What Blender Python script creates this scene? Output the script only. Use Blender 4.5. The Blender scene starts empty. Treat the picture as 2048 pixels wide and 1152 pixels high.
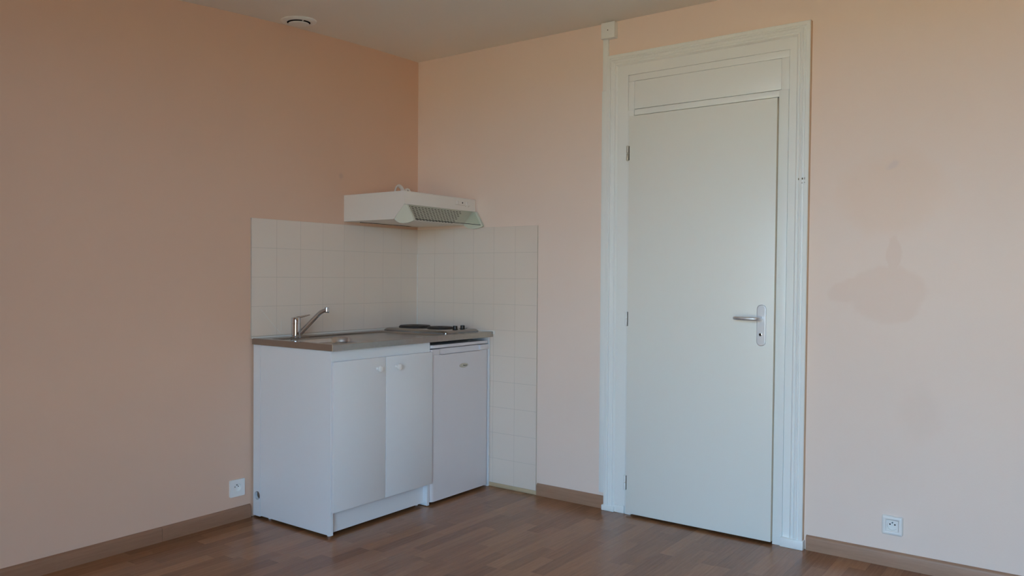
import bpy, bmesh, math, random
from mathutils import Vector, Matrix
from mathutils.geometry import tessellate_polygon

SC = bpy.context.scene
COL = SC.collection
random.seed(7)

# ------------------------------------------------------------------ camera
CAM = Vector((-3.6461, -3.4044, 1.2078))
YAW, PITCH, ROLL, FPX = 0.632922, -0.013669, 0.006824, 1595.06
_f = Vector((math.cos(PITCH)*math.cos(YAW), math.cos(PITCH)*math.sin(YAW), math.sin(PITCH)))
_r = Vector((math.sin(YAW), -math.cos(YAW), 0))
_u = _r.cross(_f)
CR = _r*math.cos(ROLL) + _u*math.sin(ROLL)
CU = -_r*math.sin(ROLL) + _u*math.cos(ROLL)
CF = _f
cd = bpy.data.cameras.new('camera')
cd.sensor_width = 36.0
cd.lens = 36.0*FPX/2048.0
cd.clip_start = 0.02
cam = bpy.data.objects.new('camera', cd)
M = Matrix((( CR.x, CU.x, -CF.x, CAM.x), (CR.y, CU.y, -CF.y, CAM.y), (CR.z, CU.z, -CF.z, CAM.z), (0, 0, 0, 1)))
cam.matrix_world = M
COL.objects.link(cam)
SC.camera = cam

def project(p):
    d = Vector(p) - CAM
    z = d.dot(CF)
    return (1024 + FPX*d.dot(CR)/z, 576 - FPX*d.dot(CU)/z, z)

# ------------------------------------------------------------------ light
W = bpy.data.worlds.new('sky')
SC.world = W
W.use_nodes = True
bg = W.node_tree.nodes['Background']
bg.inputs['Color'].default_value = (0.40, 0.685, 1.0, 1)
bg.inputs['Strength'].default_value = 4.45

sun = bpy.data.lights.new('sun', 'SUN')
sun.energy = 6.6
sun.color = (1.0, 0.80, 0.56)
sun.angle = math.radians(0.6)
so = bpy.data.objects.new('sun', sun)
so.rotation_euler = Vector((-0.75, 0.45, -0.9)).to_track_quat('-Z', 'Y').to_euler()   # shines along the facade, never into the room
so.location = (-8, -8, 10)
COL.objects.link(so)

# room: left wall y=0, door wall x=0, window wall x=XW, fourth wall y=YF
XW, YF, H = -4.15, -6.50, 2.530
WIN = (-4.20, -2.10, 0.12, 2.28)      # y0, y1, z0, z1 of the window opening behind the camera
po = bpy.data.lights.new('window_portal', 'AREA')
po.shape = 'RECTANGLE'
po.size = WIN[1]-WIN[0]
po.size_y = WIN[3]-WIN[2]
po.cycles.is_portal = True
pob = bpy.data.objects.new('window_portal', po)
pob.location = (XW-0.26, (WIN[0]+WIN[1])/2, (WIN[2]+WIN[3])/2)
pob.rotation_euler = Vector((1, 0, 0)).to_track_quat('-Z', 'Z').to_euler()
COL.objects.link(pob)

SC.view_settings.view_transform = 'Standard'
SC.view_settings.look = 'None'
SC.view_settings.gamma = 1.0
SC.view_settings.use_curve_mapping = False
SC.view_settings.exposure = 1.6
SC.cycles.use_denoising = True
SC.cycles.max_bounces = 14
SC.cycles.diffuse_bounces = 9
SC.cycles.glossy_bounces = 6
SC.cycles.sample_clamp_indirect = 8.0

# ------------------------------------------------------------------ materials
def srgb(r, g, b):
    f = lambda c: (c/255/12.92) if c/255 <= 0.04045 else ((c/255+0.055)/1.055)**2.4
    return (f(r), f(g), f(b), 1)

class Nodes:
    def __init__(s, name):
        s.m = bpy.data.materials.new(name)
        s.m.use_nodes = True
        s.t = s.m.node_tree
        s.b = s.t.nodes['Principled BSDF']
    def n(s, typ, **kw):
        x = s.t.nodes.new(typ)
        for k, v in kw.items():
            setattr(x, k, v)
        return x
    def l(s, a, b):
        s.t.links.new(a, b)
    def val(s, sock, v):
        if hasattr(v, 'is_linked') or isinstance(v, bpy.types.NodeSocket):
            s.l(v, sock)
        else:
            sock.default_value = v
    def math(s, op, a, b=0.0, clamp=False):
        x = s.n('ShaderNodeMath', operation=op)
        x.use_clamp = clamp
        s.val(x.inputs[0], a); s.val(x.inputs[1], b)
        return x.outputs[0]
    def mix(s, fac, a, b):
        x = s.n('ShaderNodeMix', data_type='RGBA')
        s.val(x.inputs[0], fac); s.val(x.inputs[6], a); s.val(x.inputs[7], b)
        return x.outputs[2]
    def coords(s):
        return s.n('ShaderNodeTexCoord').outputs['Object']
    def noise(s, scale, detail=3, vec=None, rough=0.5):
        x = s.n('ShaderNodeTexNoise')
        x.inputs['Scale'].default_value = scale
        x.inputs['Detail'].default_value = detail
        x.inputs['Roughness'].default_value = rough
        s.l(vec if vec is not None else s.coords(), x.inputs['Vector'])
        return x.outputs['Fac']
    def mapped(s, scale):
        x = s.n('ShaderNodeMapping')
        x.inputs['Scale'].default_value = scale
        s.l(s.coords(), x.inputs['Vector'])
        return x.outputs[0]
    def bump(s, h, strength, dist):
        x = s.n('ShaderNodeBump')
        x.inputs['Strength'].default_value = strength
        x.inputs['Distance'].default_value = dist
        s.l(h, x.inputs['Height'])
        s.l(x.outputs[0], s.b.inputs['Normal'])

def plain(name, col, rough=0.5, metal=0.0, var=0.04, scale=12.0, bump=0.0, bscale=250.0, spec=None):
    k = Nodes(name)
    c2 = tuple(max(0, c*(1-var)) for c in col[:3]) + (1,)
    k.l(k.mix(k.noise(scale), c2, col), k.b.inputs['Base Color'])
    k.b.inputs['Roughness'].default_value = rough
    k.b.inputs['Metallic'].default_value = metal
    if spec is not None:
        k.b.inputs['Specular IOR Level'].default_value = spec
    if bump:
        k.bump(k.noise(bscale, 2), bump, 0.001)
    return k.m

PEACH = srgb(240, 205, 178)
def wall_paint(name, lit_stained):
    k = Nodes(name)
    if lit_stained:
        base = k.mix(k.noise(1.6, 4), srgb(240, 220, 207), srgb(244, 226, 215))  # one peach paint, lightened here for the stronger light on the right wall
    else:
        base = k.mix(k.noise(1.6, 4), srgb(226, 191, 168), srgb(230, 197, 175))  # same peach paint, darkened because the left wall gets less light
    if lit_stained:
        co = k.coords()
        sep = k.n('ShaderNodeSeparateXYZ'); k.l(co, sep.inputs[0])
        warp = k.n('ShaderNodeTexNoise'); warp.inputs['Scale'].default_value = 9.0; warp.inputs['Detail'].default_value = 4
        k.l(co, warp.inputs['Vector'])
        wsep = k.n('ShaderNodeSeparateColor'); k.l(warp.outputs['Color'], wsep.inputs[0])
        wy = k.math('MULTIPLY', k.math('SUBTRACT', wsep.outputs[0], 0.5), 0.09)
        wz = k.math('MULTIPLY', k.math('SUBTRACT', wsep.outputs[1], 0.5), 0.09)
        y = k.math('ADD', sep.outputs[1], wy)
        z = k.math('ADD', sep.outputs[2], wz)
        def blob(cy, cz, ry, rz, soft):
            a = k.math('DIVIDE', k.math('SUBTRACT', y, cy), ry)
            b = k.math('DIVIDE', k.math('SUBTRACT', z, cz), rz)
            d = k.math('SQRT', k.math('ADD', k.math('MULTIPLY', a, a), k.math('MULTIPLY', b, b)))
            mr = k.n('ShaderNodeMapRange', interpolation_type='SMOOTHSTEP')
            k.l(d, mr.inputs[0])
            mr.inputs[1].default_value = 1.0+soft; mr.inputs[2].default_value = 1.0-soft
            mr.inputs[3].default_value = 0.0; mr.inputs[4].default_value = 1.0
            return mr.outputs[0]
        halo = blob(-2.75, 1.27, 0.34, 0.34, 0.45)
        base = k.mix(k.math('MULTIPLY', halo, 0.30), base, srgb(243, 225, 214))
        up = blob(-2.70, 1.57, 0.20, 0.16, 0.30)
        base = k.mix(k.math('MULTIPLY', up, 0.45), base, srgb(240, 214, 195))
        core = blob(-2.690, 1.146, 0.150, 0.118, 0.12)
        tail = blob(-2.535, 1.150, 0.075, 0.050, 0.20)
        stem = blob(-2.712, 1.300, 0.028, 0.085, 0.20)
        patch = k.math('MAXIMUM', k.math('MAXIMUM', core, tail), stem)
        base = k.mix(k.math('MULTIPLY', patch, 0.62), base, srgb(237, 214, 200))
        sp = blob(-2.711, 1.690, 0.024, 0.018, 0.5)
        base = k.mix(k.math('MULTIPLY', sp, 0.5), base, srgb(224, 208, 204))
        s2 = blob(-2.82, 0.66, 0.07, 0.10, 0.6)
        base = k.mix(k.math('MULTIPLY', s2, 0.25), base, srgb(230, 206, 192))
    else:
        # small grey smudge above the hood
        d = k.n('ShaderNodeVectorMath', operation='DISTANCE')
        k.l(k.coords(), d.inputs[0]); d.inputs[1].default_value = (-0.623, 0.0, 1.765)
        mr = k.n('ShaderNodeMapRange', interpolation_type='SMOOTHSTEP')
        k.l(d.outputs['Value'], mr.inputs[0])
        mr.inputs[1].default_value = 0.024; mr.inputs[2].default_value = 0.004
        mr.inputs[3].default_value = 0.0; mr.inputs[4].default_value = 0.35
        base = k.mix(mr.outputs[0], base, srgb(190, 165, 160))
    k.l(base, k.b.inputs['Base Color'])
    k.b.inputs['Roughness'].default_value = 0.55
    k.b.inputs['Specular IOR Level'].default_value = 0.3
    k.bump(k.noise(160, 3), 0.12, 0.002)
    return k.m

M_WALL = wall_paint('peach_wall_paint_shaded', False)
M_WALLR = wall_paint('peach_wall_paint_lit_stained', True)
M_CEIL = plain('ceiling_paint', srgb(244, 241, 234), 0.8, var=0.03, scale=2.5, bump=0.1, bscale=120)
M_DOOR = plain('door_paint', srgb(240, 242, 237), 0.38, var=0.015, scale=3, bump=0.05, bscale=90)
M_TRIM = plain('trim_gloss_paint', srgb(243, 247, 246), 0.35, var=0.02, scale=8, bump=0.03, bscale=60)
M_DOOREDGE = plain('door_edge', srgb(205, 196, 176), 0.6, var=0.05)
M_RAW = plain('bare_edge', srgb(226, 200, 170), 0.7, var=0.12, scale=20)
M_TILE = plain('glazed_tile', srgb(236, 223, 211), 0.20, var=0.02, scale=5, bump=0.04, bscale=18)
M_GROUT = plain('grout', srgb(206, 195, 183), 0.9, var=0.08, scale=40)
M_SEAL = plain('white_sealant', srgb(238, 236, 230), 0.45, var=0.03)
M_MELA = plain('white_melamine', srgb(234, 238, 243), 0.40, var=0.01)
M_KNOB = plain('white_plastic', srgb(240, 240, 238), 0.25, var=0.01)
M_FRIDGE = plain('fridge_enamel', srgb(228, 226, 230), 0.30, var=0.01, bump=0.03, bscale=400)
M_HOOD = plain('hood_enamel', srgb(236, 232, 226), 0.35, var=0.015)
M_VISOR = plain('visor_plastic', srgb(222, 228, 215), 0.35, var=0.02)
M_GRILLE = plain('grille_grey', srgb(222, 220, 212), 0.45, var=0.03)
M_DARK = plain('dark_cavity', srgb(26, 23, 21), 0.95, var=0.2, spec=0.05)
M_RUST = plain('old_screw_hole', srgb(120, 108, 90), 0.9, var=0.2)
M_SHADOWGAP = plain('dark_groove', srgb(70, 64, 56), 0.9, var=0.2)
M_BLACK = plain('black_plastic', srgb(18, 18, 18), 0.35, var=0.1)
M_HOT = plain('cast_iron_plate', srgb(58, 49, 45), 0.55, metal=0.3, var=0.2, scale=40)
M_CHROME = plain('chrome', (0.60, 0.60, 0.62, 1), 0.05, metal=1.0, var=0.02)
M_ALU = plain('brushed_aluminium', (0.78, 0.79, 0.81, 1), 0.48, metal=1.0, var=0.03, scale=60)
M_NICKEL = plain('hinge_metal', srgb(205, 200, 185), 0.35, metal=0.6, var=0.05)
M_PIPE = plain('grey_pipe', srgb(96, 112, 118), 0.5, var=0.1)
M_BADGE = plain('badge_silver', srgb(205, 204, 192), 0.3, metal=0.3, var=0.03)
M_INK = plain('badge_ink', srgb(75, 72, 62), 0.5, var=0.05)
M_PRINT = plain('grey_print', srgb(188, 180, 170), 0.5, var=0.05)
M_GROUND = plain('street_paving', srgb(92, 90, 84), 0.9, var=0.1, scale=0.4)
M_FACADE = plain('facade_render', srgb(228, 200, 152), 0.9, var=0.06, scale=0.5)

def steel():
    k = Nodes('stainless_steel')
    v = k.noise(30, 3, k.mapped((2.0, 40.0, 2.0)))
    k.l(k.mix(v, (0.32, 0.295, 0.275, 1), (0.42, 0.39, 0.365, 1)), k.b.inputs['Base Color'])
    k.b.inputs['Metallic'].default_value = 1.0
    k.l(k.math('ADD', k.math('MULTIPLY', v, 0.08), 0.15), k.b.inputs['Roughness'])
    return k.m
M_STEEL = steel()
M_BOWL = plain('satin_bowl_steel_brightened', (0.62, 0.62, 0.62, 1), 0.27, metal=1.0, var=0.04, scale=20)  # worktop steel in a lighter colour, standing in for the window's reflection

def glass():
    k = Nodes('visor_glass')
    k.t.nodes.remove(k.b)
    tr = k.n('ShaderNodeBsdfTransparent'); tr.inputs[0].default_value = (0.93, 0.96, 0.94, 1)
    gl = k.n('ShaderNodeBsdfGlossy'); gl.inputs['Roughness'].default_value = 0.03
    gl.inputs['Color'].default_value = (0.9, 0.95, 0.92, 1)
    fr = k.n('ShaderNodeLayerWeight'); fr.inputs[0].default_value = 0.5
    fac = k.math('ADD', k.math('MULTIPLY', k.math('POWER', fr.outputs['Facing'], 4.0), 0.6), 0.05)
    mx = k.n('ShaderNodeMixShader')
    k.l(fac, mx.inputs[0]); k.l(tr.outputs[0], mx.inputs[1]); k.l(gl.outputs[0], mx.inputs[2])
    k.l(mx.outputs[0], k.t.nodes['Material Output'].inputs[0])
    return k.m
M_GLASS = glass()
M_GLASSEDGE = plain('glass_edge', srgb(48, 58, 54), 0.2, var=0.1)

def wood(name, dark, light, per_object, rough, grain=(1.6, 28, 28)):
    k = Nodes(name)
    geo = k.n('ShaderNodeNewGeometry')
    oi = k.n('ShaderNodeObjectInfo')
    tone = k.math('FRACT', k.math('ADD', geo.outputs['Random Per Island'], oi.outputs['Random']))
    co = k.n('ShaderNodeMapping'); co.inputs['Scale'].default_value = grain
    k.l(geo.outputs['Position'], co.inputs['Vector'])
    off = k.n('ShaderNodeVectorMath', operation='ADD')
    cmb = k.n('ShaderNodeCombineXYZ')
    k.l(k.math('MULTIPLY', tone, 37.0), cmb.inputs[0])
    k.l(co.outputs[0], off.inputs[0]); k.l(cmb.outputs[0], off.inputs[1])
    g = k.noise(3.0, 5, off.outputs[0], 0.6)
    fine = k.noise(14.0, 3, off.outputs[0], 0.6)
    fac = k.math('ADD', k.math('MULTIPLY', g, 0.5), k.math('MULTIPLY', fine, 0.25))
    if per_object:
        fac = k.math('ADD', fac, k.math('MULTIPLY', k.math('SUBTRACT', tone, 0.5), per_object))
    fac = k.math('SUBTRACT', k.math('MULTIPLY', fac, 1.5), 0.1, clamp=True)
    k.l(k.mix(fac, dark, light), k.b.inputs['Base Color'])
    k.b.inputs['Roughness'].default_value = rough
    k.bump(fine, 0.05, 0.001)
    return k.m
M_FLOOR = wood('laminate', srgb(120, 76, 46), srgb(170, 123, 86), 0.38, 0.24)
M_SKIRT = wood('skirting_oak', srgb(138, 98, 74), srgb(178, 136, 108), 0.10, 0.45)
M_SKIRT2 = wood('skirting_oak_across_lit', srgb(146, 110, 87), srgb(186, 150, 124), 0.10, 0.45, (28, 1.6, 28))  # same oak, toned lighter for the brighter right wall
M_STRIP = plain('pale_wood_strip', srgb(206, 184, 150), 0.6, var=0.15, scale=30)

# ------------------------------------------------------------------ mesh helpers
def finish(bm, name, mat, root=None, origin=None, smooth=35, extra=()):
    """links a bmesh (world coordinates) as one object; under root it becomes a part"""
    me = bpy.data.meshes.new(name)
    bmesh.ops.recalc_face_normals(bm, faces=bm.faces)
    o = bpy.data.objects.new(name, me)
    if root is not None:
        off = Vector(root.get('_base', (0, 0, 0)))
    elif origin is not None:
        off = Vector(origin)
    else:
        off = Vector((0, 0, 0))
    bmesh.ops.translate(bm, verts=bm.verts, vec=-off)
    bm.to_mesh(me); bm.free()
    me.materials.append(mat)
    for e in extra:
        me.materials.append(e)
    if smooth:
        for p in me.polygons:
            p.use_smooth = True
        me.set_sharp_from_angle(angle=math.radians(smooth))
    COL.objects.link(o)
    if root is not None:
        o.parent = root
        o['_base'] = tuple(off)
    else:
        o.location = off
        o['_base'] = tuple(off)
    return o

def thing(name, loc, label, cat=None, group=None, kind=None):
    o = bpy.data.objects.new(name, None)
    o.empty_display_size = 0.05
    o.location = loc
    o['_base'] = tuple(loc)
    COL.objects.link(o)
    return tag(o, label, cat, group, kind)

def tag(o, label=None, cat=None, group=None, kind=None):
    if label: o['label'] = label
    if cat: o['category'] = cat
    if group: o['group'] = group
    if kind: o['kind'] = kind
    return o

def box_bm(x0, x1, y0, y1, z0, z1, bev=0.0, seg=2, bm=None):
    new = bmesh.new()
    x0, x1 = min(x0, x1), max(x0, x1); y0, y1 = min(y0, y1), max(y0, y1); z0, z1 = min(z0, z1), max(z0, z1)
    v = [new.verts.new(p) for p in ((x0,y0,z0),(x1,y0,z0),(x1,y1,z0),(x0,y1,z0),(x0,y0,z1),(x1,y0,z1),(x1,y1,z1),(x0,y1,z1))]
    for f in ((0,3,2,1),(4,5,6,7),(0,1,5,4),(1,2,6,5),(2,3,7,6),(3,0,4,7)):
        new.faces.new([v[i] for i in f])
    if bev:
        bmesh.ops.bevel(new, geom=list(new.edges), offset=bev, segments=seg, affect='EDGES', profile=0.5)
    return join(bm, new)

def join(bm, new):
    if bm is None:
        return new
    me = bpy.data.meshes.new('tmp'); new.to_mesh(me); new.free()
    bm.from_mesh(me); bpy.data.meshes.remove(me)
    return bm

def prism_bm(outer, holes, fn, d0, d1, bm=None):
    """2-D outline with holes extruded from d0 to d1; fn(a, b, d) -> world point"""
    new = bmesh.new()
    loops = [outer] + list(holes)
    flat = [p for l in loops for p in l]
    tris = tessellate_polygon([[Vector((a, b, 0)) for a, b in l] for l in loops])
    lo = [new.verts.new(fn(a, b, d0)) for a, b in flat]
    hi = [new.verts.new(fn(a, b, d1)) for a, b in flat]
    for t in tris:
        try:
            new.faces.new([lo[i] for i in t]); new.faces.new([hi[i] for i in reversed(t)])
        except ValueError:
            pass
    i = 0
    for l in loops:
        n = len(l)
        for k in range(n):
            a, b = i+k, i+(k+1) % n
            new.faces.new([lo[a], lo[b], hi[b], hi[a]])
        i += n
    bmesh.ops.recalc_face_normals(new, faces=new.faces)
    return join(bm, new)

FXY = lambda a, b, d: (a, b, d)
FYZ = lambda a, b, d: (d, a, b)     # outline in y, z; extruded along x
FXZ = lambda a, b, d: (a, d, b)     # outline in x, z; extruded along y

def circle(cx, cy, r, n=24, ry=None, a0=0.0):
    ry = r if ry is None else ry
    return [(cx+r*math.cos(a0+2*math.pi*i/n), cy+ry*math.sin(a0+2*math.pi*i/n)) for i in range(n)]

def rrect(x0, x1, y0, y1, r, n=6):
    pts = []
    for cx, cy, a in ((x1-r, y1-r, 0), (x0+r, y1-r, 90), (x0+r, y0+r, 180), (x1-r, y0+r, 270)):
        for i in range(n+1):
            t = math.radians(a+90*i/n)
            pts.append((cx+r*math.cos(t), cy+r*math.sin(t)))
    return pts

def lathe_bm(profile, frame, n=28, bm=None, caps=True):
    """profile [(radius, height)]; frame = (origin, axis)"""
    new = bmesh.new()
    o, ax = Vector(frame[0]), Vector(frame[1]).normalized()
    s = ax.orthogonal().normalized(); t = ax.cross(s)
    rings = []
    for r, h in profile:
        rings.append([new.verts.new(o+ax*h+(s*math.cos(2*math.pi*i/n)+t*math.sin(2*math.pi*i/n))*r) for i in range(n)])
    for a, b in zip(rings, rings[1:]):
        for i in range(n):
            new.faces.new([a[i], a[(i+1) % n], b[(i+1) % n], b[i]])
    if caps:
        new.faces.new(list(reversed(rings[0]))); new.faces.new(rings[-1])
    bmesh.ops.recalc_face_normals(new, faces=new.faces)
    return join(bm, new)

def tube_bm(pts, radii, n=14, flat=None, bm=None):
    """tube along points; flat=(scale of the second axis) makes a band"""
    new = bmesh.new()
    pts = [Vector(p) for p in pts]
    if not isinstance(radii, (list, tuple)):
        radii = [radii]*len(pts)
    rings = []
    prev = None
    for i, p in enumerate(pts):
        d = (pts[min(i+1, len(pts)-1)] - pts[max(i-1, 0)]).normalized()
        s = d.orthogonal().normalized() if prev is None else (prev - d*prev.dot(d)).normalized()
        prev = s
        t = d.cross(s)
        k = flat or 1.0
        rings.append([new.verts.new(p+(s*math.cos(2*math.pi*j/n)+t*math.sin(2*math.pi*j/n)*k)*radii[i]) for j in range(n)])
    for a, b in zip(rings, rings[1:]):
        for j in range(n):
            new.faces.new([a[j], a[(j+1) % n], b[(j+1) % n], b[j]])
    new.faces.new(list(reversed(rings[0]))); new.faces.new(rings[-1])
    bmesh.ops.recalc_face_normals(new, faces=new.faces)
    return join(bm, new)

def bez(p0, p1, p2, p3, n=14):
    p0, p1, p2, p3 = map(Vector, (p0, p1, p2, p3))
    return [p0*(1-t)**3+p1*3*t*(1-t)**2+p2*3*t*t*(1-t)+p3*t**3 for t in [i/n for i in range(n+1)]]

# ------------------------------------------------------------------ outside
FAC_X, FAC_Z, GND_Z = -18.0, 1.6, -3.20
def outside():
    o = finish(box_bm(-60, XW-0.30, -60, 50, GND_Z-0.2, GND_Z), 'ground', M_GROUND, origin=(0, 0, GND_Z), smooth=0)
    tag(o, 'dark paved street below the window behind the camera', kind='structure')
    o = finish(box_bm(FAC_X-8, FAC_X, -60, 40, GND_Z, FAC_Z), 'facade', M_FACADE, origin=(FAC_X, 0, GND_Z), smooth=0)  # added out of view, height and tone shaped for light into the room
    tag(o, 'unseen building front added across the street for its warm bounce light', kind='structure')
    o = finish(box_bm(XW-1.45, XW-0.25, -5.6, -0.8, 2.48, 2.66), 'sky_blocking_slab', M_FACADE, origin=(XW-0.25, -3.8, 2.48), smooth=0)  # added out of view to block high sky light at the window
    tag(o, 'unseen slab added over the window to cut off the high sky', kind='structure')

outside()

# ------------------------------------------------------------------ room shell
DY0, DY1, DZ = -2.300, -1.418, 2.285          # rough opening of the doorway in the right wall
TW, TH = 0.1513, 0.1477                        # tile pitch
ZT = 1.4945                                    # top of the tiles

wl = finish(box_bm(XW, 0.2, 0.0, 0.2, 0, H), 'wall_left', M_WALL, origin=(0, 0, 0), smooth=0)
tag(wl, 'left wall painted peach behind the kitchenette', kind='structure')
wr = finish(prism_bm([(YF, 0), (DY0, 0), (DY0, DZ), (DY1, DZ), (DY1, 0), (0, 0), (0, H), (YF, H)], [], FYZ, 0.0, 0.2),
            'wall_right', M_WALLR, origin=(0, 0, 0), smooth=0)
tag(wr, 'right wall painted peach with the white door and a damp patch', kind='structure')
wb = finish(prism_bm([(YF, 0), (0, 0), (0, H), (YF, H)], [[(WIN[0], WIN[2]), (WIN[1], WIN[2]), (WIN[1], WIN[3]), (WIN[0], WIN[3])]], FYZ, XW-0.25, XW),
            'wall_back', M_WALL, origin=(XW, 0, 0), smooth=0)
tag(wb, 'wall with the window behind the camera', kind='structure')
wf = finish(box_bm(XW, 0.2, YF-0.2, YF, 0, H), 'wall_front', M_WALL, origin=(0, YF, 0), smooth=0)
tag(wf, 'fourth wall of the room painted peach', kind='structure')
def ceil_z(x, y):
    """old plaster: level along the door wall, sagging a few centimetres along the left wall"""
    k = min(1.0, max(0.0, 1.0+y/2.2))
    return H - 0.026*min(-x, 1.9)**2*k*k*(3-2*k) if x < 0 else H
bm = bmesh.new()
xs = [0.2, 0.0]+[-0.1*i for i in range(1, 31)]+[XW-0.25]
ys = [0.2, 0.0]+[-0.1*i for i in range(1, 31)]+[YF-0.2]
gv = [[bm.verts.new((x, y_, ceil_z(x, min(y_, 0.0)))) for y_ in ys] for x in xs]
gt = [[bm.verts.new((x, y_, H+0.2)) for y_ in (ys[0], ys[-1])] for x in (xs[0], xs[-1])]
for i in range(len(xs)-1):
    for j in range(len(ys)-1):
        bm.faces.new([gv[i][j], gv[i+1][j], gv[i+1][j+1], gv[i][j+1]])
bm.faces.new([gt[0][0], gt[1][0], gt[1][1], gt[0][1]])
ce = finish(bm, 'ceiling', M_CEIL, origin=(0, 0, H), smooth=60)
tag(ce, 'plain off-white ceiling', kind='structure')
lobby = finish(box_bm(0.30, 0.34, -2.6, -1.1, -0.05, 2.4), 'trim_4', M_DARK, origin=(0.3, -1.8, 0), smooth=0)
tag(lobby, 'dark back of the doorway seen under the door', kind='structure')

# window frame of the opening behind the camera
win = thing('window_1', (XW-0.12, (WIN[0]+WIN[1])/2, WIN[2]), 'white framed window behind the camera', kind='structure')
ym = (WIN[0]+WIN[1])/2
for y0, y1, z0, z1 in ((WIN[0], WIN[1], WIN[2], WIN[2]+0.06), (WIN[0], WIN[1], WIN[3]-0.06, WIN[3]),
                       (WIN[0], WIN[0]+0.06, WIN[2]+0.06, WIN[3]-0.06), (WIN[1]-0.06, WIN[1], WIN[2]+0.06, WIN[3]-0.06), (ym-0.05, ym+0.05, WIN[2]+0.06, WIN[3]-0.06)):
    finish(box_bm(XW-0.15, XW-0.09, y0, y1, z0, z1, 0.004), 'window_frame', M_TRIM, win)

# floor: strips of the laminate, run parallel to the left wall
fl = finish(box_bm(XW-0.25, 0.34, YF-0.2, 0.2, -0.15, -0.008), 'floor', M_FLOOR, origin=(0, 0, 0), smooth=0)
tag(fl, 'brown three-strip laminate floor', kind='structure')
SW = 0.0645
strips = []
row = 0
y = 0.0
while y > YF:
    x = XW - random.random()*0.4
    while x < 0.0:
        ln = random.choice((0.26, 0.32, 0.38, 0.44, 0.50))
        a, b = max(x, XW), min(x+ln, 0.0)
        if b-a > 0.02:
            strips.append((a, b, y-SW, y, row))
        x += ln
    y -= SW; row += 1
def strip_score(s):
    cx, cy = (s[0]+s[1])/2, (s[2]+s[3])/2
    if (Vector((cx, cy, 0))-CAM).dot(CF) < 0.5: return 1e9
    u, v, d = project((cx, cy, 0))
    out = max(0, -u, u-2048, v-1152)
    hid = 3000 if (cy > -0.5 and cx > -1.2) else 0     # under the cabinet and fridge
    return out*5 + d + hid
strips.sort(key=strip_score)
def strip_bm(s, bm=None):
    g = 0.00008
    gy = 0.00025 if s[4] % 3 == 0 else g
    return box_bm(s[0]+g, s[1]-g, s[2]+g, s[3]-gy, -0.0078, 0.0, bm=bm)
for s in strips[:290]:
    base = fl
    finish(strip_bm(s), 'plank', M_FLOOR, fl, smooth=0)
rest = bmesh.new()
def add_box(bm, x0, x1, y0, y1, z0, z1):
    v = [bm.verts.new(p) for p in ((x0,y0,z0),(x1,y0,z0),(x1,y1,z0),(x0,y1,z0),(x0,y0,z1),(x1,y0,z1),(x1,y1,z1),(x0,y1,z1))]
    for f in ((0,3,2,1),(4,5,6,7),(0,1,5,4),(1,2,6,5),(2,3,7,6),(3,0,4,7)):
        bm.faces.new([v[i] for i in f])
for s in strips[290:]:
    add_box(rest, s[0]+0.0002, s[1]-0.0002, s[2]+0.0002, s[3]-0.0003, -0.0078, 0.0)
o = finish(rest, 'planks', M_FLOOR, fl, smooth=0)
o['kind'] = 'stuff'

# skirting boards
def skirt_bm(a0, a1, along):
    prof = [(0.0, 0.0), (0.012, 0.0), (0.012, 0.052), (0.0105, 0.0575), (0.007, 0.0625), (0.003, 0.0655), (0.0, 0.066)]
    if along == 'x':
        return prism_bm(prof, [], lambda a, b, d: (d, -a, b), a0, a1)
    return prism_bm(prof, [], lambda a, b, d: (-a, d, b), a0, a1)
bl = thing('baseboard_left', (-1.9, 0, 0), 'brown wooden skirting along the left wall', kind='structure')
finish(skirt_bm(-1.681, -1.212, 'x'), 'board', M_SKIRT, bl)
finish(skirt_bm(XW, -1.6825, 'x'), 'board', M_SKIRT, bl)
br = thing('baseboard_right', (0, -1.9, 0), 'brown wooden skirting either side of the door', kind='structure')
finish(skirt_bm(-1.338, -0.914, 'y'), 'board', M_SKIRT2, br)
finish(skirt_bm(YF, -2.372, 'y'), 'board', M_SKIRT2, br)
t = finish(box_bm(-0.012, 0, -0.9125, -0.56, 0, 0.023, 0.003), 'trim_3', M_STRIP, origin=(0, -0.74, 0))
tag(t, 'thin pale wood strip under the tiles beside the fridge', kind='structure')

# ------------------------------------------------------------------ tiles (parts of the two walls)
GR = 0.0008
def tile_bm(wall, a0, a1, z0, z1):
    if wall == 'l':
        return box_bm(a0+GR, a1-GR, -0.0082, -0.001, z0+GR, z1-GR)
    return box_bm(-0.0082, -0.001, a0+GR, a1-GR, z0+GR, z1-GR)
finish(box_bm(-8*TW, 0, -0.0076, 0.001, ZT-4*TH-0.012, ZT), 'grout', M_GROUT, wl, smooth=0)
finish(box_bm(-0.0076, 0.001, -6*TW, 0, 0.0, ZT), 'grout', M_GROUT, wr, smooth=0)
for j in range(5):
    z1 = ZT - j*TH
    z0 = z1 - TH if j < 4 else z1 - 0.03
    for i in range(8):
        if j < 4:
            finish(tile_bm('l', -8*TW+i*TW, -8*TW+(i+1)*TW, z0, z1), 'tile', M_TILE, wl)
for j in range(10):
    z1 = ZT - j*TH
    z0 = max(z1 - TH, 0.0235)
    for i in range(6):
        if j >= 4 and i < 3: continue
        finish(tile_bm('r', -(i+1)*TW, -i*TW, z0, z1), 'tile', M_TILE, wr)
finish(box_bm(-0.0125, -0.0075, -0.0125, -0.0075, ZT-4*TH, ZT-0.15, 0.002), 'sealant_line', M_SEAL, wl)

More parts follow.
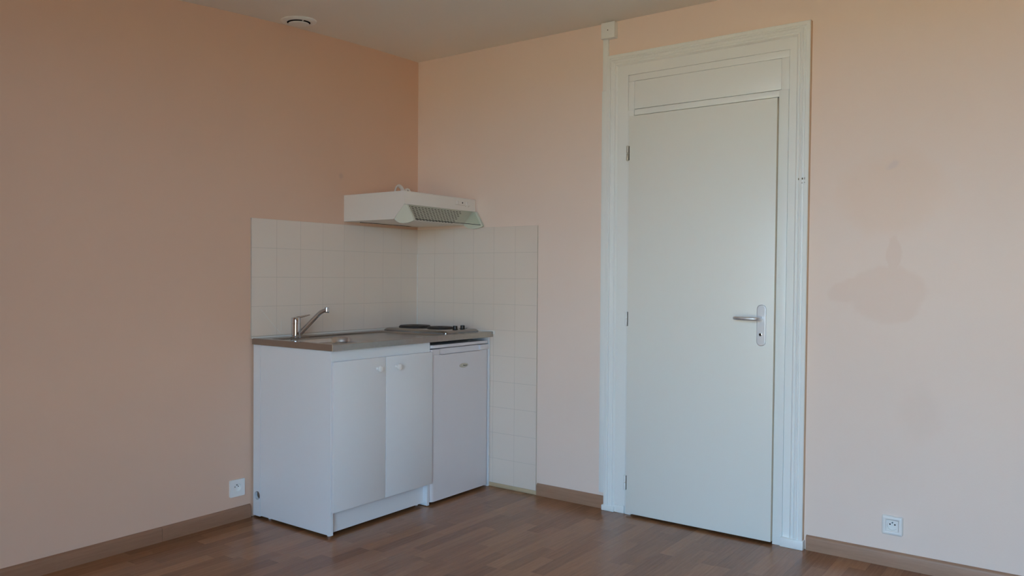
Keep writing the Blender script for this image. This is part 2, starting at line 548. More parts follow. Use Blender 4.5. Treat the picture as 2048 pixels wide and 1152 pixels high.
sc_ = tube_bm([(-1.155, -0.0083, 1.036), (-1.110, -0.0083, 0.988), (-1.062, -0.0083, 0.936)], 0.0009, 6)
tube_bm([(-1.058, -0.0083, 0.932), (-1.036, -0.0083, 0.911)], 0.0013, 6, bm=sc_)
tube_bm([(-1.030, -0.0083, 0.985), (-1.030, -0.0083, 0.925)], 0.0007, 6, bm=sc_)
finish(sc_, 'glue_marks', M_SEAL, wl)

# ------------------------------------------------------------------ door and its frame
CO_L, CO_R, CO_T = -1.3475, -2.3665, 2.351       # outer edges of the architrave
prof = [(0.0, 0.0), (0.0, 0.027), (0.003, 0.031), (0.017, 0.031), (0.0195, 0.0275), (0.022, 0.0305), (0.027, 0.0315),
        (0.031, 0.027), (0.033, 0.029), (0.041, 0.0265), (0.045, 0.022), (0.0475, 0.0255), (0.053, 0.026), (0.058, 0.0215), (0.061, 0.0165), (0.061, 0.0)]
tr = thing('trim_1', (0, -1.857, 0), 'white moulded architrave round the door', kind='structure')
def sweep(path_fn, mats=None):
    bm = bmesh.new()
    A = [bm.verts.new(path_fn(t_, d_, 0)) for t_, d_ in prof]
    B = [bm.verts.new(path_fn(t_, d_, 1)) for t_, d_ in prof]
    n = len(prof)
    for i in range(n):
        f = bm.faces.new([A[i], A[(i+1) % n], B[(i+1) % n], B[i]])
        if i == 0 and mats: f.material_index = 1
    bm.faces.new(A); bm.faces.new(list(reversed(B)))
    return bm
finish(sweep(lambda t_, d_, e: (-d_, CO_L-t_, 0.0 if e == 0 else CO_T-t_)), 'moulding', M_TRIM, tr, smooth=25)
finish(sweep(lambda t_, d_, e: (-d_, (CO_L-t_) if e == 0 else (CO_R+t_), CO_T-t_)), 'moulding', M_TRIM, tr, smooth=25)
finish(sweep(lambda t_, d_, e: (-d_, CO_R+t_, 0.0 if e == 0 else CO_T-t_), True), 'moulding', M_TRIM, tr, smooth=25, extra=(M_RAW,))
finish(box_bm(-0.034, 0, -1.411, -1.3385, 0, 0.028, 0.003), 'plinth_block', M_TRIM, tr)
finish(box_bm(-0.035, 0, -2.371, -2.268, 0, 0.042, 0.003), 'plinth_block', M_TRIM, tr)
marks = bmesh.new()
for yy, zz, w, h in ((-2.324, 1.6525, 0.003, 0.009), (-2.3415, 1.653, 0.008, 0.010), (-2.351, 1.6535, 0.003, 0.012), (-2.3405, 1.634, 0.008, 0.003), (-2.351, 1.636, 0.005, 0.003)):
    box_bm(-0.0316, -0.020, yy-w*0.35, yy+w*0.35, zz-h*0.4, zz+h*0.4, bm=marks)
finish(marks, 'screw_holes', M_RUST, tr, smooth=0)

IL, IR, IT = CO_L-0.061, CO_R+0.061, CO_T-0.061   # inner edges of the architrave
fr = thing('trim_2', (0, -1.857, 0), 'white painted fixed door frame with a blank panel above the door', kind='structure')
gp = 0.0006
# flat lining board inside the architrave
finish(box_bm(-0.0175, 0.02, IL+0.002, -1.468+gp, 0.040, 2.238+gp), 'lining_board', M_TRIM, fr)
finish(box_bm(-0.0175, 0.02, -2.2748, IR-0.002, 0.040, 2.238+gp), 'lining_board', M_TRIM, fr)
finish(box_bm(-0.0175, 0.02, IL+0.002, IR-0.002, 2.238+gp, IT), 'lining_board', M_TRIM, fr)
finish(box_bm(-0.0205, 0.02, IL+0.002, -1.4635, 0, 0.0385, 0.001), 'foot_block', M_TRIM, fr)
# upper fixed frame and blank panel
finish(box_bm(-0.0175, 0.02, -2.2735, -1.468-gp, 2.204+gp, 2.238-gp, 0.001), 'head_rail', M_TRIM, fr)
finish(box_bm(-0.0175, 0.02, -1.502+gp, -1.468-gp, 2.060, 2.204, 0.001), 'stile', M_TRIM, fr)
finish(box_bm(-0.0175, 0.02, -2.2735, -2.238-gp, 2.060, 2.204, 0.001), 'stile', M_TRIM, fr)
finish(box_bm(-0.0160, 0.02, -2.238+gp, -1.502-gp, 2.0635, 2.204-gp, 0.001), 'transom_panel', M_TRIM, fr)
finish(box_bm(-0.0220, 0.02, -2.2385, -1.505-gp, 2.0305, 2.060-gp, 0.001), 'transom_rail', M_TRIM, fr)
# jambs
finish(box_bm(-0.0205, 0.05, -1.502, -1.468-gp, 0.0, 2.060-gp, 0.001), 'jamb', M_TRIM, fr)
finish(box_bm(-0.0225, 0.05, -2.2735, -2.2303, 0.0, 2.0605, 0.0015), 'jamb', M_TRIM, fr)
finish(box_bm(0.020, 0.035, -2.30, -1.42, 0.0, 2.29), 'backing', M_SHADOWGAP, fr, smooth=0)

dr = thing('door_1', (0, -1.857, 0), 'plain cream flush door with a silver lever handle', kind='structure')
lf = finish(box_bm(-0.0420, 0.004, -2.2295, -1.4865, 0.0125, 2.0235, 0.0010), 'leaf', M_DOOR, dr, extra=(M_DOOREDGE,))
for p in lf.data.polygons:
    if p.normal.y < -0.9: p.material_index = 1
for zc in (1.838, 1.000, 0.168):
    bm = lathe_bm([(0.0055, 0), (0.0062, 0.001), (0.0062, 0.0345), (0.0055, 0.0355)], ((-0.0435, -1.4805, zc-0.0370), (0, 0, 1)), 16)
    lathe_bm([(0.0052, 0), (0.0062, 0.001), (0.0062, 0.0345), (0.0052, 0.0355)], ((-0.0435, -1.4805, zc+0.0015), (0, 0, 1)), 16, bm=bm)
    h = finish(bm, 'hinge', M_TRIM if zc < 1.5 else M_NICKEL, dr)
    finish(box_bm(-0.0425, -0.030, -1.4905, -1.4870, zc-0.036, zc+0.036), 'hinge_slot', M_SHADOWGAP, h, smooth=0)
bm = bmesh.new()
prev = None
for ins, xx in ((0.0, -0.0415), (0.0, -0.0470), (0.0012, -0.0492), (0.0032, -0.0500)):
    cur = [bm.verts.new((xx, a_, b_)) for a_, b_ in rrect(-2.1945+ins, -2.1525-ins, 0.901+ins, 1.090-ins, 0.0208-ins, 8)]
    if prev:
        for i in range(len(cur)):
            bm.faces.new([prev[i], prev[(i+1) % len(cur)], cur[(i+1) % len(cur)], cur[i]])
    prev = cur
bm.faces.new(prev)
hp = finish(bm, 'handle_plate', M_ALU, dr, smooth=12)
finish(lathe_bm([(0.0072, 0), (0.0072, 0.0015), (0.0060, 0.0020)], ((-0.0500, -2.1715, 0.9535), (-1, 0, 0)), 20), 'lock_ring', M_CHROME, hp)
finish(lathe_bm([(0.0046, 0), (0.0046, 0.0026)], ((-0.0500, -2.1715, 0.9535), (-1, 0, 0)), 16), 'keyhole', M_DARK, hp)
lp = [(-0.0495, -2.1735, 1.026), (-0.072, -2.1735, 1.026), (-0.086, -2.1715, 1.026), (-0.0955, -2.164, 1.026), (-0.0995, -2.150, 1.0262),
      (-0.1010, -2.125, 1.0265), (-0.1005, -2.100, 1.0268), (-0.0980, -2.080, 1.027), (-0.0930, -2.068, 1.027), (-0.0840, -2.063, 1.027)]
finish(tube_bm(lp, 0.0088, 18), 'lever', M_ALU, dr)

# ------------------------------------------------------------------ junction box and cable trunking
jb = thing('junction_box', (0, -1.356, 2.441), 'small square white junction box under the ceiling left of the door', 'junction box')
finish(box_bm(-0.032, 0, -1.3955, -1.3185, 2.441, 2.5215, 0.002), 'box', M_TRIM, jb)
finish(box_bm(-0.038, -0.0315, -1.3965, -1.3175, 2.440, 2.5225, 0.002), 'cover', M_TRIM, jb)
finish(lathe_bm([(0.0026, 0), (0.0026, 0.0008)], ((-0.038, -1.357, 2.482), (-1, 0, 0)), 10), 'screw', M_SHADOWGAP, jb)
tk = thing('cable_trunking', (0, -1.33, 0.086), 'white vertical cable trunking along the left side of the door architrave', 'trunking')
finish(box_bm(-0.0155, 0, -1.3470, -1.3170, 2.178, 2.4405, 0.0015), 'upper_length', M_TRIM, tk)
finish(box_bm(-0.0170, 0, -1.3472, -1.3140, 0.086, 2.177, 0.0015), 'lower_length', M_TRIM, tk)

# ------------------------------------------------------------------ wall sockets
s1 = thing('wall_socket', (0, -2.7245, 0.135), 'white framed power socket low on the wall right of the door', 'socket', 'white wall sockets')
bm = bmesh.new()
prev = None
for ins, xx in ((0.0, 0.0), (0.0, -0.0080), (0.0015, -0.0115), (0.0050, -0.0142), (0.0100, -0.0148), (0.0145, -0.0135), (0.0168, -0.0105), (0.0170, -0.0040)):
    cur = [bm.verts.new((xx, a_, b_)) for a_, b_ in rrect(-2.765+ins, -2.684-ins, 0.135+ins, 0.215-ins, max(0.002, 0.006-ins*0.3), 4)]
    if prev:
        for i in range(len(cur)):
            bm.faces.new([prev[i], prev[(i+1) % len(cur)], cur[(i+1) % len(cur)], cur[i]])
    prev = cur
finish(bm, 'frame', M_KNOB, s1, smooth=50)
ins = finish(prism_bm(rrect(-2.7475, -2.7015, 0.1525, 0.1975, 0.002, 3), [circle(-2.7245, 0.175, 0.0195, 28)], FYZ, -0.0110, -0.0020), 'insert', M_KNOB, s1, smooth=25)
finish(lathe_bm([(0.0193, 0), (0.0193, 0.0045)], ((-0.0002, -2.7245, 0.175), (-1, 0, 0)), 28), 'well', M_KNOB, ins)
for dy, dz in ((-0.0095, 0.004), (0.0095, 0.004)):
    finish(lathe_bm([(0.0030, 0), (0.0030, 0.0006)], ((-0.0048, -2.7245+dy, 0.175+dz), (-1, 0, 0)), 12), 'pin_hole', M_DARK, ins)
finish(lathe_bm([(0.0028, 0), (0.0024, 0.006)], ((-0.0048, -2.7245, 0.187), (-1, 0, 0)), 12), 'earth_pin', M_PIPE, ins)

s2 = thing('wall_socket', (-1.289, 0, 0.119), 'flat white power socket on the left wall beside the sink cabinet', 'socket', 'white wall sockets')
finish(prism_bm(rrect(-1.330, -1.247, 0.120, 0.203, 0.005, 4), [circle(-1.2885, 0.1635, 0.020, 28)], FXZ, -0.0095, 0.0), 'plate', M_KNOB, s2, smooth=25)
w2 = finish(lathe_bm([(0.0203, 0), (0.0203, 0.0012)], ((-1.2885, -0.0002, 0.1635), (0, -1, 0)), 28), 'well', M_KNOB, s2)
finish(lathe_bm([(0.0203, 0.0), (0.0203, 0.0062), (0.0196, 0.0062), (0.0196, 0.0)], ((-1.2885, -0.0012, 0.1635), (0, -1, 0)), 28, caps=False), 'well_rim', M_KNOB, s2)
for dx in (-0.0095, 0.0095):
    finish(lathe_bm([(0.0024, 0), (0.0024, 0.0006)], ((-1.2885+dx, -0.0014, 0.1665), (0, -1, 0)), 12), 'pin_hole', M_DARK, w2)
finish(lathe_bm([(0.0026, 0), (0.0022, 0.006)], ((-1.2885, -0.0014, 0.1755), (0, -1, 0)), 12), 'earth_pin', M_PIPE, w2)

# ------------------------------------------------------------------ ceiling vent
VC = (-1.008, -0.112)
VZ = ceil_z(*VC)+0.002
cv = thing('ceiling_vent', (VC[0], VC[1], VZ), 'round white extractor vent on the ceiling near the left wall', 'vent')
vax = (0.026*2*1.0*0.9, 0.0, -1.0)
vent_o = (VC[0], VC[1], VZ)
finish(lathe_bm([(0.0895, 0.0), (0.0895, 0.004), (0.086, 0.008), (0.074, 0.0125), (0.064, 0.0135), (0.0590, 0.0120), (0.0580, 0.0100)], (vent_o, vax), 48, caps=False), 'collar', M_TRIM, cv)
finish(lathe_bm([(0.0885, 0.0), (0.0585, 0.0015), (0.0580, 0.0110), (0.0570, 0.0110), (0.0560, 0.0030), (0.002, 0.0025)], (vent_o, vax), 48, caps=False), 'throat', M_DARK, cv)
finish(lathe_bm([(0.004, 0.003), (0.004, 0.0150), (0.0500, 0.0155), (0.0520, 0.0165), (0.0490, 0.0190), (0.038, 0.0210), (0.002, 0.0220)], (vent_o, vax), 48), 'disc', M_TRIM, cv)
finish(box_bm(VC[0]-0.016, VC[0]-0.0148, VC[1]-0.058, VC[1]-0.046, VZ-0.0165, VZ-0.0105), 'tab', M_TRIM, cv)

# ------------------------------------------------------------------ sink cabinet
CX0, CX1 = -1.200, -0.528
cb = thing('sink_cabinet', (-0.87, -0.3, 0), 'white two-door sink base cabinet under the left half of the worktop', 'cabinet')
ZC = 0.8625
finish(box_bm(CX0, CX0+0.016, -0.588, -0.0685, 0.014, ZC, 0.0006, 1), 'side_panel', M_MELA, cb)
finish(box_bm(CX1-0.016, CX1, -0.586, -0.0685, 0.004, ZC, 0.0006, 1), 'side_panel', M_MELA, cb)
fp = finish(prism_bm([(-0.0672, 0.010), (-0.013, 0.010), (-0.013, ZC), (-0.0672, ZC)], [circle(-0.0450, 0.112, 0.0215, 28)], FYZ, CX0-0.001, CX0+0.015), 'filler_panel', M_MELA, cb, smooth=25)
finish(box_bm(CX0+0.040, CX0+0.044, -0.066, -0.014, 0.05, 0.18), 'dark_lining', M_DARK, fp, smooth=0)
finish(tube_bm([(CX0+0.039, -0.043, 0.117), (CX0+0.022, -0.043, 0.117)], 0.0120, 16), 'pipe', M_PIPE, fp)
finish(box_bm(CX0+0.016, CX1-0.016, -0.586, -0.570, 0.800, ZC, 0.0006, 1), 'front_rail', M_MELA, cb)
finish(box_bm(CX0+0.016, CX1-0.016, -0.560, -0.08, 0.100, 0.116), 'bottom_shelf', M_MELA, cb)
finish(box_bm(CX0+0.016, CX1-0.016, -0.558, -0.545, 0.016, 0.110, 0.0006, 1), 'plinth', M_MELA, cb)
for x0, x1, kx in ((-1.1990, -0.8690, -0.9255), (-0.8655, -0.5285, -0.7975)):
    d = finish(box_bm(x0, x1, -0.6060, -0.5895, 0.122, 0.8135, 0.0012, 2), 'door', M_MELA, cb)
    finish(lathe_bm([(0.0085, 0), (0.0070, 0.004), (0.0065, 0.010), (0.0105, 0.014), (0.0150, 0.020), (0.0158, 0.025), (0.0140, 0.030), (0.0085, 0.0335), (0.002, 0.0345)], ((kx, -0.606, 0.7605), (0, -1, 0)), 24), 'knob', M_KNOB, d)
for fx, fy in ((CX0+0.03, -0.545), (CX0+0.03, -0.11), (CX1-0.03, -0.52), (CX1-0.03, -0.11)):
    finish(lathe_bm([(0.010, 0), (0.010, 0.004), (0.007, 0.006), (0.007, 0.0985)], ((fx, fy, 0.0005), (0, 0, 1)), 14), 'foot', M_KNOB, cb)

# thin end panel carrying the right end of the worktop
ep = thing('end_panel', (-0.02, -0.3, 0), 'thin white end panel between the fridge and the tiled wall', 'panel')
finish(box_bm(-0.0265, -0.0125, -0.585, -0.02, 0.001, 0.8635, 0.0006, 1), 'board', M_MELA, ep)
finish(box_bm(-0.0123, -0.0085, -0.580, -0.02, 0.001, 0.8635), 'edging', M_RAW, ep, smooth=0)

# ------------------------------------------------------------------ refrigerator
rf = thing('refrigerator', (-0.275, -0.3, 0), 'small white undercounter refrigerator right of the sink cabinet', 'refrigerator')
RX0, RX1 = -0.5215, -0.0285
finish(box_bm(RX0+0.004, RX1-0.001, -0.535, -0.06, 0.012, 0.826, 0.004), 'body', M_FRIDGE, rf)
def vert_round(x0, x1, y0, y1, z0, z1, r, bm=None):
    """box whose two front vertical edges are rounded"""
    pts = [(x1, y1), (x0, y1)]
    for i in range(9):
        a = math.radians(180+90*i/8); pts.append((x0+r+r*math.cos(a), y0+r+r*math.sin(a)))
    for i in range(9):
        a = math.radians(270+90*i/8); pts.append((x1-r+r*math.cos(a), y0+r+r*math.sin(a)))
    return prism_bm(pts, [], FXY, z0, z1, bm)
finish(vert_round(RX0, RX1, -0.592, -0.04, 0.829, 0.8445, 0.026), 'top_lid', M_FRIDGE, rf, smooth=30)
dbm = vert_round(RX0, RX1, -0.590, -0.540, 0.016, 0.793, 0.026)
vert_round(RX0, -0.447, -0.590, -0.540, 0.7935, 0.8225, 0.016, bm=dbm)          # solid ear left of the grip recess
pts_bm = box_bm(-0.447, RX1, -0.575, -0.540, 0.7935, 0.8225)
join(dbm, pts_bm)
box_bm(-0.105, RX1, -0.588, -0.570, 0.7935, 0.8225, 0.002, bm=dbm)
fd = finish(dbm, 'door', M_FRIDGE, rf, smooth=30)
finish(box_bm(-0.4475, -0.105, -0.590, -0.5865, 0.7900, 0.7955, 0.001), 'grip_edge', M_FRIDGE, fd)
finish(box_bm(RX0+0.01, RX1-0.002, -0.5405, -0.534, 0.02, 0.82), 'gasket', M_SHADOWGAP, rf, smooth=0)
for fx in (-0.47, -0.08):
    finish(lathe_bm([(0.016, 0), (0.016, 0.006), (0.010, 0.008), (0.010, 0.016)], ((fx, -0.50, 0.0005), (0, 0, 1)), 14), 'foot', M_BLACK, rf)
    finish(lathe_bm([(0.016, 0), (0.016, 0.006), (0.010, 0.008), (0.010, 0.016)], ((fx, -0.12, 0.0005), (0, 0, 1)), 14), 'foot', M_BLACK, rf)
# oval badge with a ring, an upright mark and an unreadable line
bg_ = finish(prism_bm(circle(-0.2565, 0.7195, 0.0350, 32, 0.0118), [], FXZ, -0.5920, -0.5895), 'badge', M_BADGE, rf)
finish(prism_bm(circle(-0.2565, 0.7195, 0.0355, 32, 0.0122), [circle(-0.2565, 0.7195, 0.0330, 32, 0.0102)], FXZ, -0.5926, -0.5895), 'badge_ring', M_PRINT, bg_)
mk = prism_bm(circle(-0.2735, 0.7185, 0.0035, 12, 0.0080), [], FXZ, -0.5924, -0.5915)
finish(mk, 'badge_emblem', M_PRINT, bg_)
mk = bmesh.new()
for i, (w, h) in enumerate(((0.0055, 0.0075), (0.0045, 0.005), (0.0045, 0.0045), (0.0045, 0.005), (0.0050, 0.0045))):
    x = -0.2610 + i*0.0062
    prism_bm([(x, 0.7165), (x+w, 0.7165), (x+w*0.9, 0.7165+h), (x+w*0.1, 0.7165+h)], [], FXZ, -0.5925, -0.5915, bm=mk)
finish(mk, 'badge_line', M_INK, bg_, smooth=0)

# ------------------------------------------------------------------ stainless worktop with bowl
wt = thing('sink_worktop', (-0.6, -0.3, 0.864), 'brown-tinged stainless steel worktop with inset sink bowl over cabinet and fridge', 'sink')
WX0, WX1, WY0, WY1, WZ0, WZ = -1.2085, -0.0115, -0.6065, -0.010, 0.8640, 0.8945
ring = lambda bm, pts, z: [bm.verts.new((a, b, z)) for a, b in pts]
def bridge(bm, a, b):
    n = len(a)
    for i in range(n):
        bm.faces.new([a[i], a[(i+1) % n], b[(i+1) % n], b[i]])
def flat_between(bm, outer, inner_list):
    loops = [outer]+inner_list
    flat = [v for l in loops for v in l]
    for t_ in tessellate_polygon([[Vector((v.co.x, v.co.y, 0)) for v in l] for l in loops]):
        bm.faces.new([flat[i] for i in t_])
bm = bmesh.new()
R0 = ring(bm, rrect(WX0, WX1, WY0, WY1, 0.002, 6), WZ0)
R1 = ring(bm, rrect(WX0, WX1, WY0, WY1, 0.002, 6), WZ-0.002)
R2 = ring(bm, rrect(WX0+0.002, WX1-0.002, WY0+0.002, WY1-0.002, 0.002, 6), WZ)
bridge(bm, R0, R1); bridge(bm, R1, R2)
bm.faces.new(list(reversed(R0)))
# pan pressed a little lower round the bowl and the drainer
P0 = ring(bm, rrect(-1.180, -0.400, -0.585, -0.105, 0.03, 6), WZ)
P1 = ring(bm, rrect(-1.172, -0.408, -0.577, -0.113, 0.03, 6), WZ-0.0065)
flat_between(bm, R2, [P0]); bridge(bm, P0, P1)
BX0, BX1, BY0, BY1 = -1.150, -0.770, -0.545, -0.175
B0 = ring(bm, rrect(BX0, BX1, BY0, BY1, 0.10, 8), WZ-0.0065)
flat_between(bm, P1, [B0])
finish(bm, 'top', M_STEEL, wt, smooth=30)
bm = bmesh.new()
prev = ring(bm, rrect(BX0, BX1, BY0, BY1, 0.10, 8), WZ-0.0065)
for ins, dz in ((0.004, -0.002), (0.008, -0.008), (0.012, -0.026), (0.030, -0.110), (0.040, -0.132), (0.062, -0.145)):
    cur = ring(bm, rrect(BX0+ins, BX1-ins, BY0+ins, BY1-ins, max(0.03, 0.10-ins), 8), WZ-0.0065+dz)
    bridge(bm, prev, cur); prev = cur
DC = ((BX0+BX1)/2, (BY0+BY1)/2)
bm.faces.new(prev)
bowl = finish(bm, 'bowl', M_BOWL, wt, smooth=50)
finish(lathe_bm([(0.045, 0), (0.043, 0.002), (0.020, 0.001)], ((DC[0], DC[1], WZ-0.1515), (0, 0, 1)), 28), 'drain', M_CHROME, bowl)
sl = box_bm(WX0-0.002, WX1, -0.0175, -0.0085, WZ-0.004, WZ+0.0050, 0.003)
box_bm(-0.013, -0.0080, WY0-0.012, -0.0085, WZ-0.016, WZ+0.0050, 0.002, bm=sl)
finish(sl, 'sealant', M_SEAL, wt)

# ------------------------------------------------------------------ mixer tap
FX, FY, FZ = -1.040, -0.138, WZ
mt = thing('mixer_tap', (FX, FY, FZ), 'chrome single-lever mixer tap standing behind the sink bowl', 'tap')
finish(lathe_bm([(0.0265, 0), (0.0265, 0.004), (0.0240, 0.006), (0.0238, 0.070), (0.0228, 0.0705), (0.0228, 0.0720)], ((FX, FY, FZ), (0, 0, 1)), 36), 'body', M_CHROME, mt)
dirv = Vector((0.90, -0.435, 0)).normalized()
cap = finish(lathe_bm([(0.0236, 0), (0.0236, 0.026), (0.0220, 0.0295), (0.010, 0.032), (0.002, 0.0325)], ((FX, FY, FZ+0.0722), (0, 0, 1)), 36), 'cap', M_CHROME, mt)
top = Vector((FX, FY, FZ+0.101))
finish(tube_bm([top+dirv*0.004, top+dirv*0.03+Vector((0, 0, 0.004)), top+dirv*0.058+Vector((0, 0, 0.010)), top+dirv*0.070+Vector((0, 0, 0.013))], [0.0075, 0.0058, 0.0040, 0.0032], 14, flat=0.6), 'lever', M_CHROME, cap)
b0 = Vector((FX, FY, FZ+0.008))
spine = [b0+dirv*0.010, b0+dirv*0.040+Vector((0, 0, 0.032)), b0+dirv*0.080+Vector((0, 0, 0.073)), b0+dirv*0.112+Vector((0, 0, 0.106)), b0+dirv*0.126+Vector((0, 0, 0.118)), b0+dirv*0.140+Vector((0, 0, 0.125)), b0+dirv*0.157+Vector((0, 0, 0.127))]
sp = finish(tube_bm(spine, [0.0125, 0.0122, 0.0118, 0.0112, 0.0110, 0.0106, 0.0102], 20), 'spout', M_CHROME, mt)
hd = spine[-1]+Vector((0, 0, 0.004))
finish(lathe_bm([(0.0100, 0.012), (0.0118, 0.010), (0.0122, -0.008), (0.0122, -0.014), (0.0108, -0.016)], (hd, (0.05, 0, 1)), 24), 'aerator', M_CHROME, sp)

# ------------------------------------------------------------------ electric hob
hb = thing('electric_hob', (-0.2, -0.3, WZ), 'stainless two-plate electric hob set on the right end of the worktop', 'hob')
HX0, HX1, HY0, HY1 = -0.345, -0.050, -0.540, -0.050
bm = bmesh.new()
a = ring(bm, rrect(HX0, HX1, HY0, HY1, 0.022, 6), WZ+0.0004)
b = ring(bm, rrect(HX0, HX1, HY0, HY1, 0.022, 6), WZ+0.004)
c = ring(bm, rrect(HX0+0.010, HX1-0.010, HY0+0.010, HY1-0.010, 0.020, 6), WZ+0.013)
d = ring(bm, rrect(HX0+0.020, HX1-0.020, HY0+0.020, HY1-0.020, 0.018, 6), WZ+0.0155)
bridge(bm, a, b); bridge(bm, b, c); bridge(bm, c, d); bm.faces.new(d); bm.faces.new(list(reversed(a)))
finish(bm, 'hob_top', M_STEEL, hb, smooth=40)
HZ = WZ+0.0155
for cx, cy, r in ((-0.195, -0.165, 0.090), (-0.197, -0.365, 0.0725)):
    p = finish(lathe_bm([(r, 0.006), (r-0.002, 0.0105), (r*0.62, 0.0112), (r*0.60, 0.0100), (r*0.24, 0.0100), (r*0.22, 0.0085), (0.002, 0.0085)], ((cx, cy, HZ), (0, 0, 1)), 40), 'hotplate', M_HOT, hb)
    finish(lathe_bm([(r+0.004, 0.0), (r+0.004, 0.004), (r+0.001, 0.0065), (r-0.003, 0.0068)], ((cx, cy, HZ), (0, 0, 1)), 40), 'plate_rim', M_HOT, p)
for kx, ky in ((-0.2120, -0.490), (-0.1480, -0.490)):
    k = finish(lathe_bm([(0.0165, 0), (0.0165, 0.0025), (0.0135, 0.004), (0.0128, 0.0195), (0.0115, 0.021)], ((kx, ky, HZ), (0, 0, 1)), 24), 'control_knob', M_BLACK, hb)
    finish(lathe_bm([(0.0190, 0), (0.0185, 0.0010)], ((kx, ky, HZ), (0, 0, 1)), 24), 'dial_ring', M_DARK, k)
finish(lathe_bm([(0.0035, 0), (0.0030, 0.002)], ((-0.093, -0.475, HZ), (0, 0, 1)), 12), 'pilot_light', M_DARK, hb)

# ------------------------------------------------------------------ cooker hood
ch = thing('cooker_hood', (-0.3, 0, 1.512), 'white cooker hood with glass visor fixed in the corner above the hob', 'cooker hood')
OX0, OX1 = -0.6005, -0.0085
YFr = -0.467
body = [(0.0, 1.512), (-0.3865, 1.512), (-0.4615, 1.586), (-0.4670, 1.589), (-0.4670, 1.655), (-0.4640, 1.659), (0.0, 1.659)]
inn = [(y_*0.995+(0.0 if i in (0, 6) else 0.0), z_) for i, (y_, z_) in enumerate(body)]
# shell: two cheeks, the top, front fascia, bottom
bm = prism_bm(body, [], FYZ, OX0, OX0+0.0165)
prism_bm(body, [], FYZ, OX1-0.0165, OX1, bm=bm)
box_bm(OX0+0.0165, OX1-0.0165, -0.464, 0.0, 1.650, 1.659, bm=bm)
prism_bm([(-0.4615, 1.586), (-0.4670, 1.589), (-0.4670, 1.655), (-0.4640, 1.659), (-0.4550, 1.659), (-0.4550, 1.586)], [], FYZ, OX0+0.0165, OX1-0.0165, bm=bm)
box_bm(OX0+0.0165, OX1-0.0165, -0.012, 0.0, 1.512, 1.650, bm=bm)
finish(bm, 'shell', M_HOOD, ch, smooth=25)
# dark inside behind the slots
S0, S1 = Vector((0, -0.4600, 1.5855)), Vector((0, -0.3865, 1.5125))
sd = (S1-S0).normalized(); sl_len = (S1-S0).length
nrm = Vector((0, -sd.z, sd.y)); nrm = nrm if nrm.y < 0 else -nrm
nrm = Vector((0, nrm.y, nrm.z))
def sp_pt(x, s, d):
    p = S0+sd*s+nrm*d
    return (x, p.y, p.z)
finish(prism_bm([(OX0+0.017, 0), (OX1-0.017, 0), (OX1-0.017, sl_len), (OX0+0.017, sl_len)], [], sp_pt, -0.012, -0.008), 'filter_back', M_DARK, ch, smooth=0)
# perforated sloping grille: real slots
bm = bmesh.new()
def quad(x0, x1, s0, s1):
    vs = [bm.verts.new(sp_pt(x, s, -0.001)) for x, s in ((x0, s0), (x1, s0), (x1, s1), (x0, s1))]
    bm.faces.new(vs)
GX0, GX1 = OX0+0.017, OX1-0.017
NR, ph, sh_ = 9, 0.0108, 0.0044
s = 0.0
s_first = 0.008
quad(GX0, GX1, 0.0, s_first)
px, sw = 0.0262, 0.0165
for r_ in range(NR):
    s0 = s_first+r_*ph
    x = -0.560 + (px/2 if r_ % 2 else 0)
    last = GX0
    while x+sw < -0.105:
        quad(last, x, s0, s0+sh_)
        last = x+sw
        x += px
    quad(last, GX1, s0, s0+sh_)
    s1_ = s0+ph if r_ < NR-1 else sl_len
    quad(GX0, GX1, s0+sh_, min(s1_, sl_len))
bmesh.ops.remove_doubles(bm, verts=bm.verts, dist=0.00001)
finish(bm, 'grille', M_GRILLE, ch, smooth=0)
finish(box_bm(GX0, GX1, -0.388, -0.040, 1.5125, 1.5165, 0.0008, 1), 'bottom_panel', M_HOOD, ch)
finish(box_bm(-0.492, -0.095, -0.0385, -0.0125, 1.5122, 1.5150), 'filter_gap', M_DARK, ch, smooth=0)
# visor: two cheek flaps and the glass between them
flap = [(-0.4615, 1.5855), (-0.4790, 1.5855), (-0.4830, 1.583), (-0.5320, 1.505), (-0.5300, 1.500), (-0.512, 1.4945), (-0.488, 1.4895), (-0.456, 1.4875), (-0.428, 1.4915), (-0.406, 1.500), (-0.3930, 1.5105), (-0.3900, 1.5140)]
finish(prism_bm(flap, [], FYZ, OX0+0.001, OX0+0.0135), 'visor_cheek', M_VISOR, ch, smooth=25)
finish(prism_bm(flap, [], FYZ, OX1-0.0160, OX1-0.001), 'visor_cheek', M_VISOR, ch, smooth=25)
gl = finish(prism_bm([(-0.4715, 1.5860), (-0.4735, 1.5865), (-0.5185, 1.5105), (-0.5165, 1.5098)], [], FYZ, OX0+0.0137, OX1-0.0162), 'visor_glass', M_GLASS, ch, smooth=0)
finish(box_bm(OX0+0.0137, OX1-0.0162, -0.5195, -0.5160, 1.5075, 1.5102), 'glass_edge', M_GLASSEDGE, gl, smooth=0)
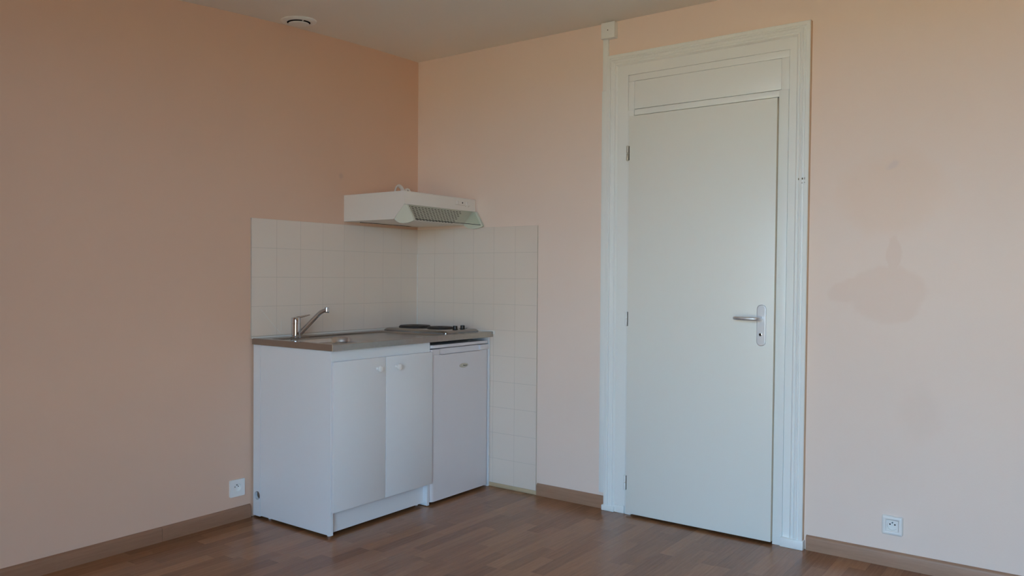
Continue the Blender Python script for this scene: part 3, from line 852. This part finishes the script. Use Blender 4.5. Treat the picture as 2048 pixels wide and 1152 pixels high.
# controls
XS = (-0.1735, -0.1270, -0.0890)
finish(box_bm(XS[0]-0.007, XS[0]+0.007, -0.4690, -0.4665, 1.6215, 1.6390, 0.0012), 'switch', M_KNOB, ch)
finish(box_bm(XS[2]-0.006, XS[2]+0.006, -0.4690, -0.4665, 1.6220, 1.6395, 0.0012), 'switch', M_KNOB, ch)
finish(lathe_bm([(0.0048, 0), (0.0044, 0.0012)], ((XS[1], -0.4668, 1.6310), (0, -1, 0)), 14), 'indicator', M_BLACK, ch)
pb = bmesh.new()
box_bm(-0.190, -0.105, -0.4675, -0.4668, 1.6165, 1.6180, bm=pb)
box_bm(-0.078, -0.058, -0.4675, -0.4668, 1.6165, 1.6180, bm=pb)
box_bm(-0.102, -0.097, -0.4675, -0.4668, 1.6110, 1.6150, bm=pb)
box_bm(-0.076, -0.071, -0.4675, -0.4668, 1.6100, 1.6145, bm=pb)
box_bm(XS[0]+0.0072, XS[0]+0.0092, -0.4675, -0.4668, 1.6215, 1.6390, bm=pb)
box_bm(XS[2]+0.0062, XS[2]+0.0080, -0.4675, -0.4668, 1.6260, 1.6395, bm=pb)
finish(pb, 'control_print', M_PRINT, ch, smooth=0)
finish(box_bm(-0.42, -0.36, -0.05, -0.004, 1.659, 1.664, 0.001), 'wall_bracket', M_SHADOWGAP, ch)

# cord looped on top of the hood
cl = bez((-0.262, -0.06, 1.666), (-0.268, -0.06, 1.768), (-0.205, -0.06, 1.765), (-0.176, -0.055, 1.690))
cd_ = bez((-0.176, -0.055, 1.690), (-0.165, -0.052, 1.752), (-0.118, -0.05, 1.748), (-0.118, -0.045, 1.672))
o = finish(tube_bm(cl+cd_[1:], 0.0115, 12, flat=0.45), 'power_cord', M_KNOB, origin=(-0.18, -0.055, 1.66))
tag(o, 'white looped power cord lying on top of the cooker hood', 'cord')

# the old door frame leans a few millimetres out of true towards its right side
for root in (tr, fr, dr):
    for o in root.children_recursive:
        for v in o.data.vertices:
            wy = v.co.y - 1.857
            w = min(1.0, max(0.0, (-1.40-wy)/0.95))
            v.co.y -= (v.co.z-1.05)*0.0052*w

# strip the helper property
for o in bpy.data.objects:
    if '_base' in o:
        del o['_base']
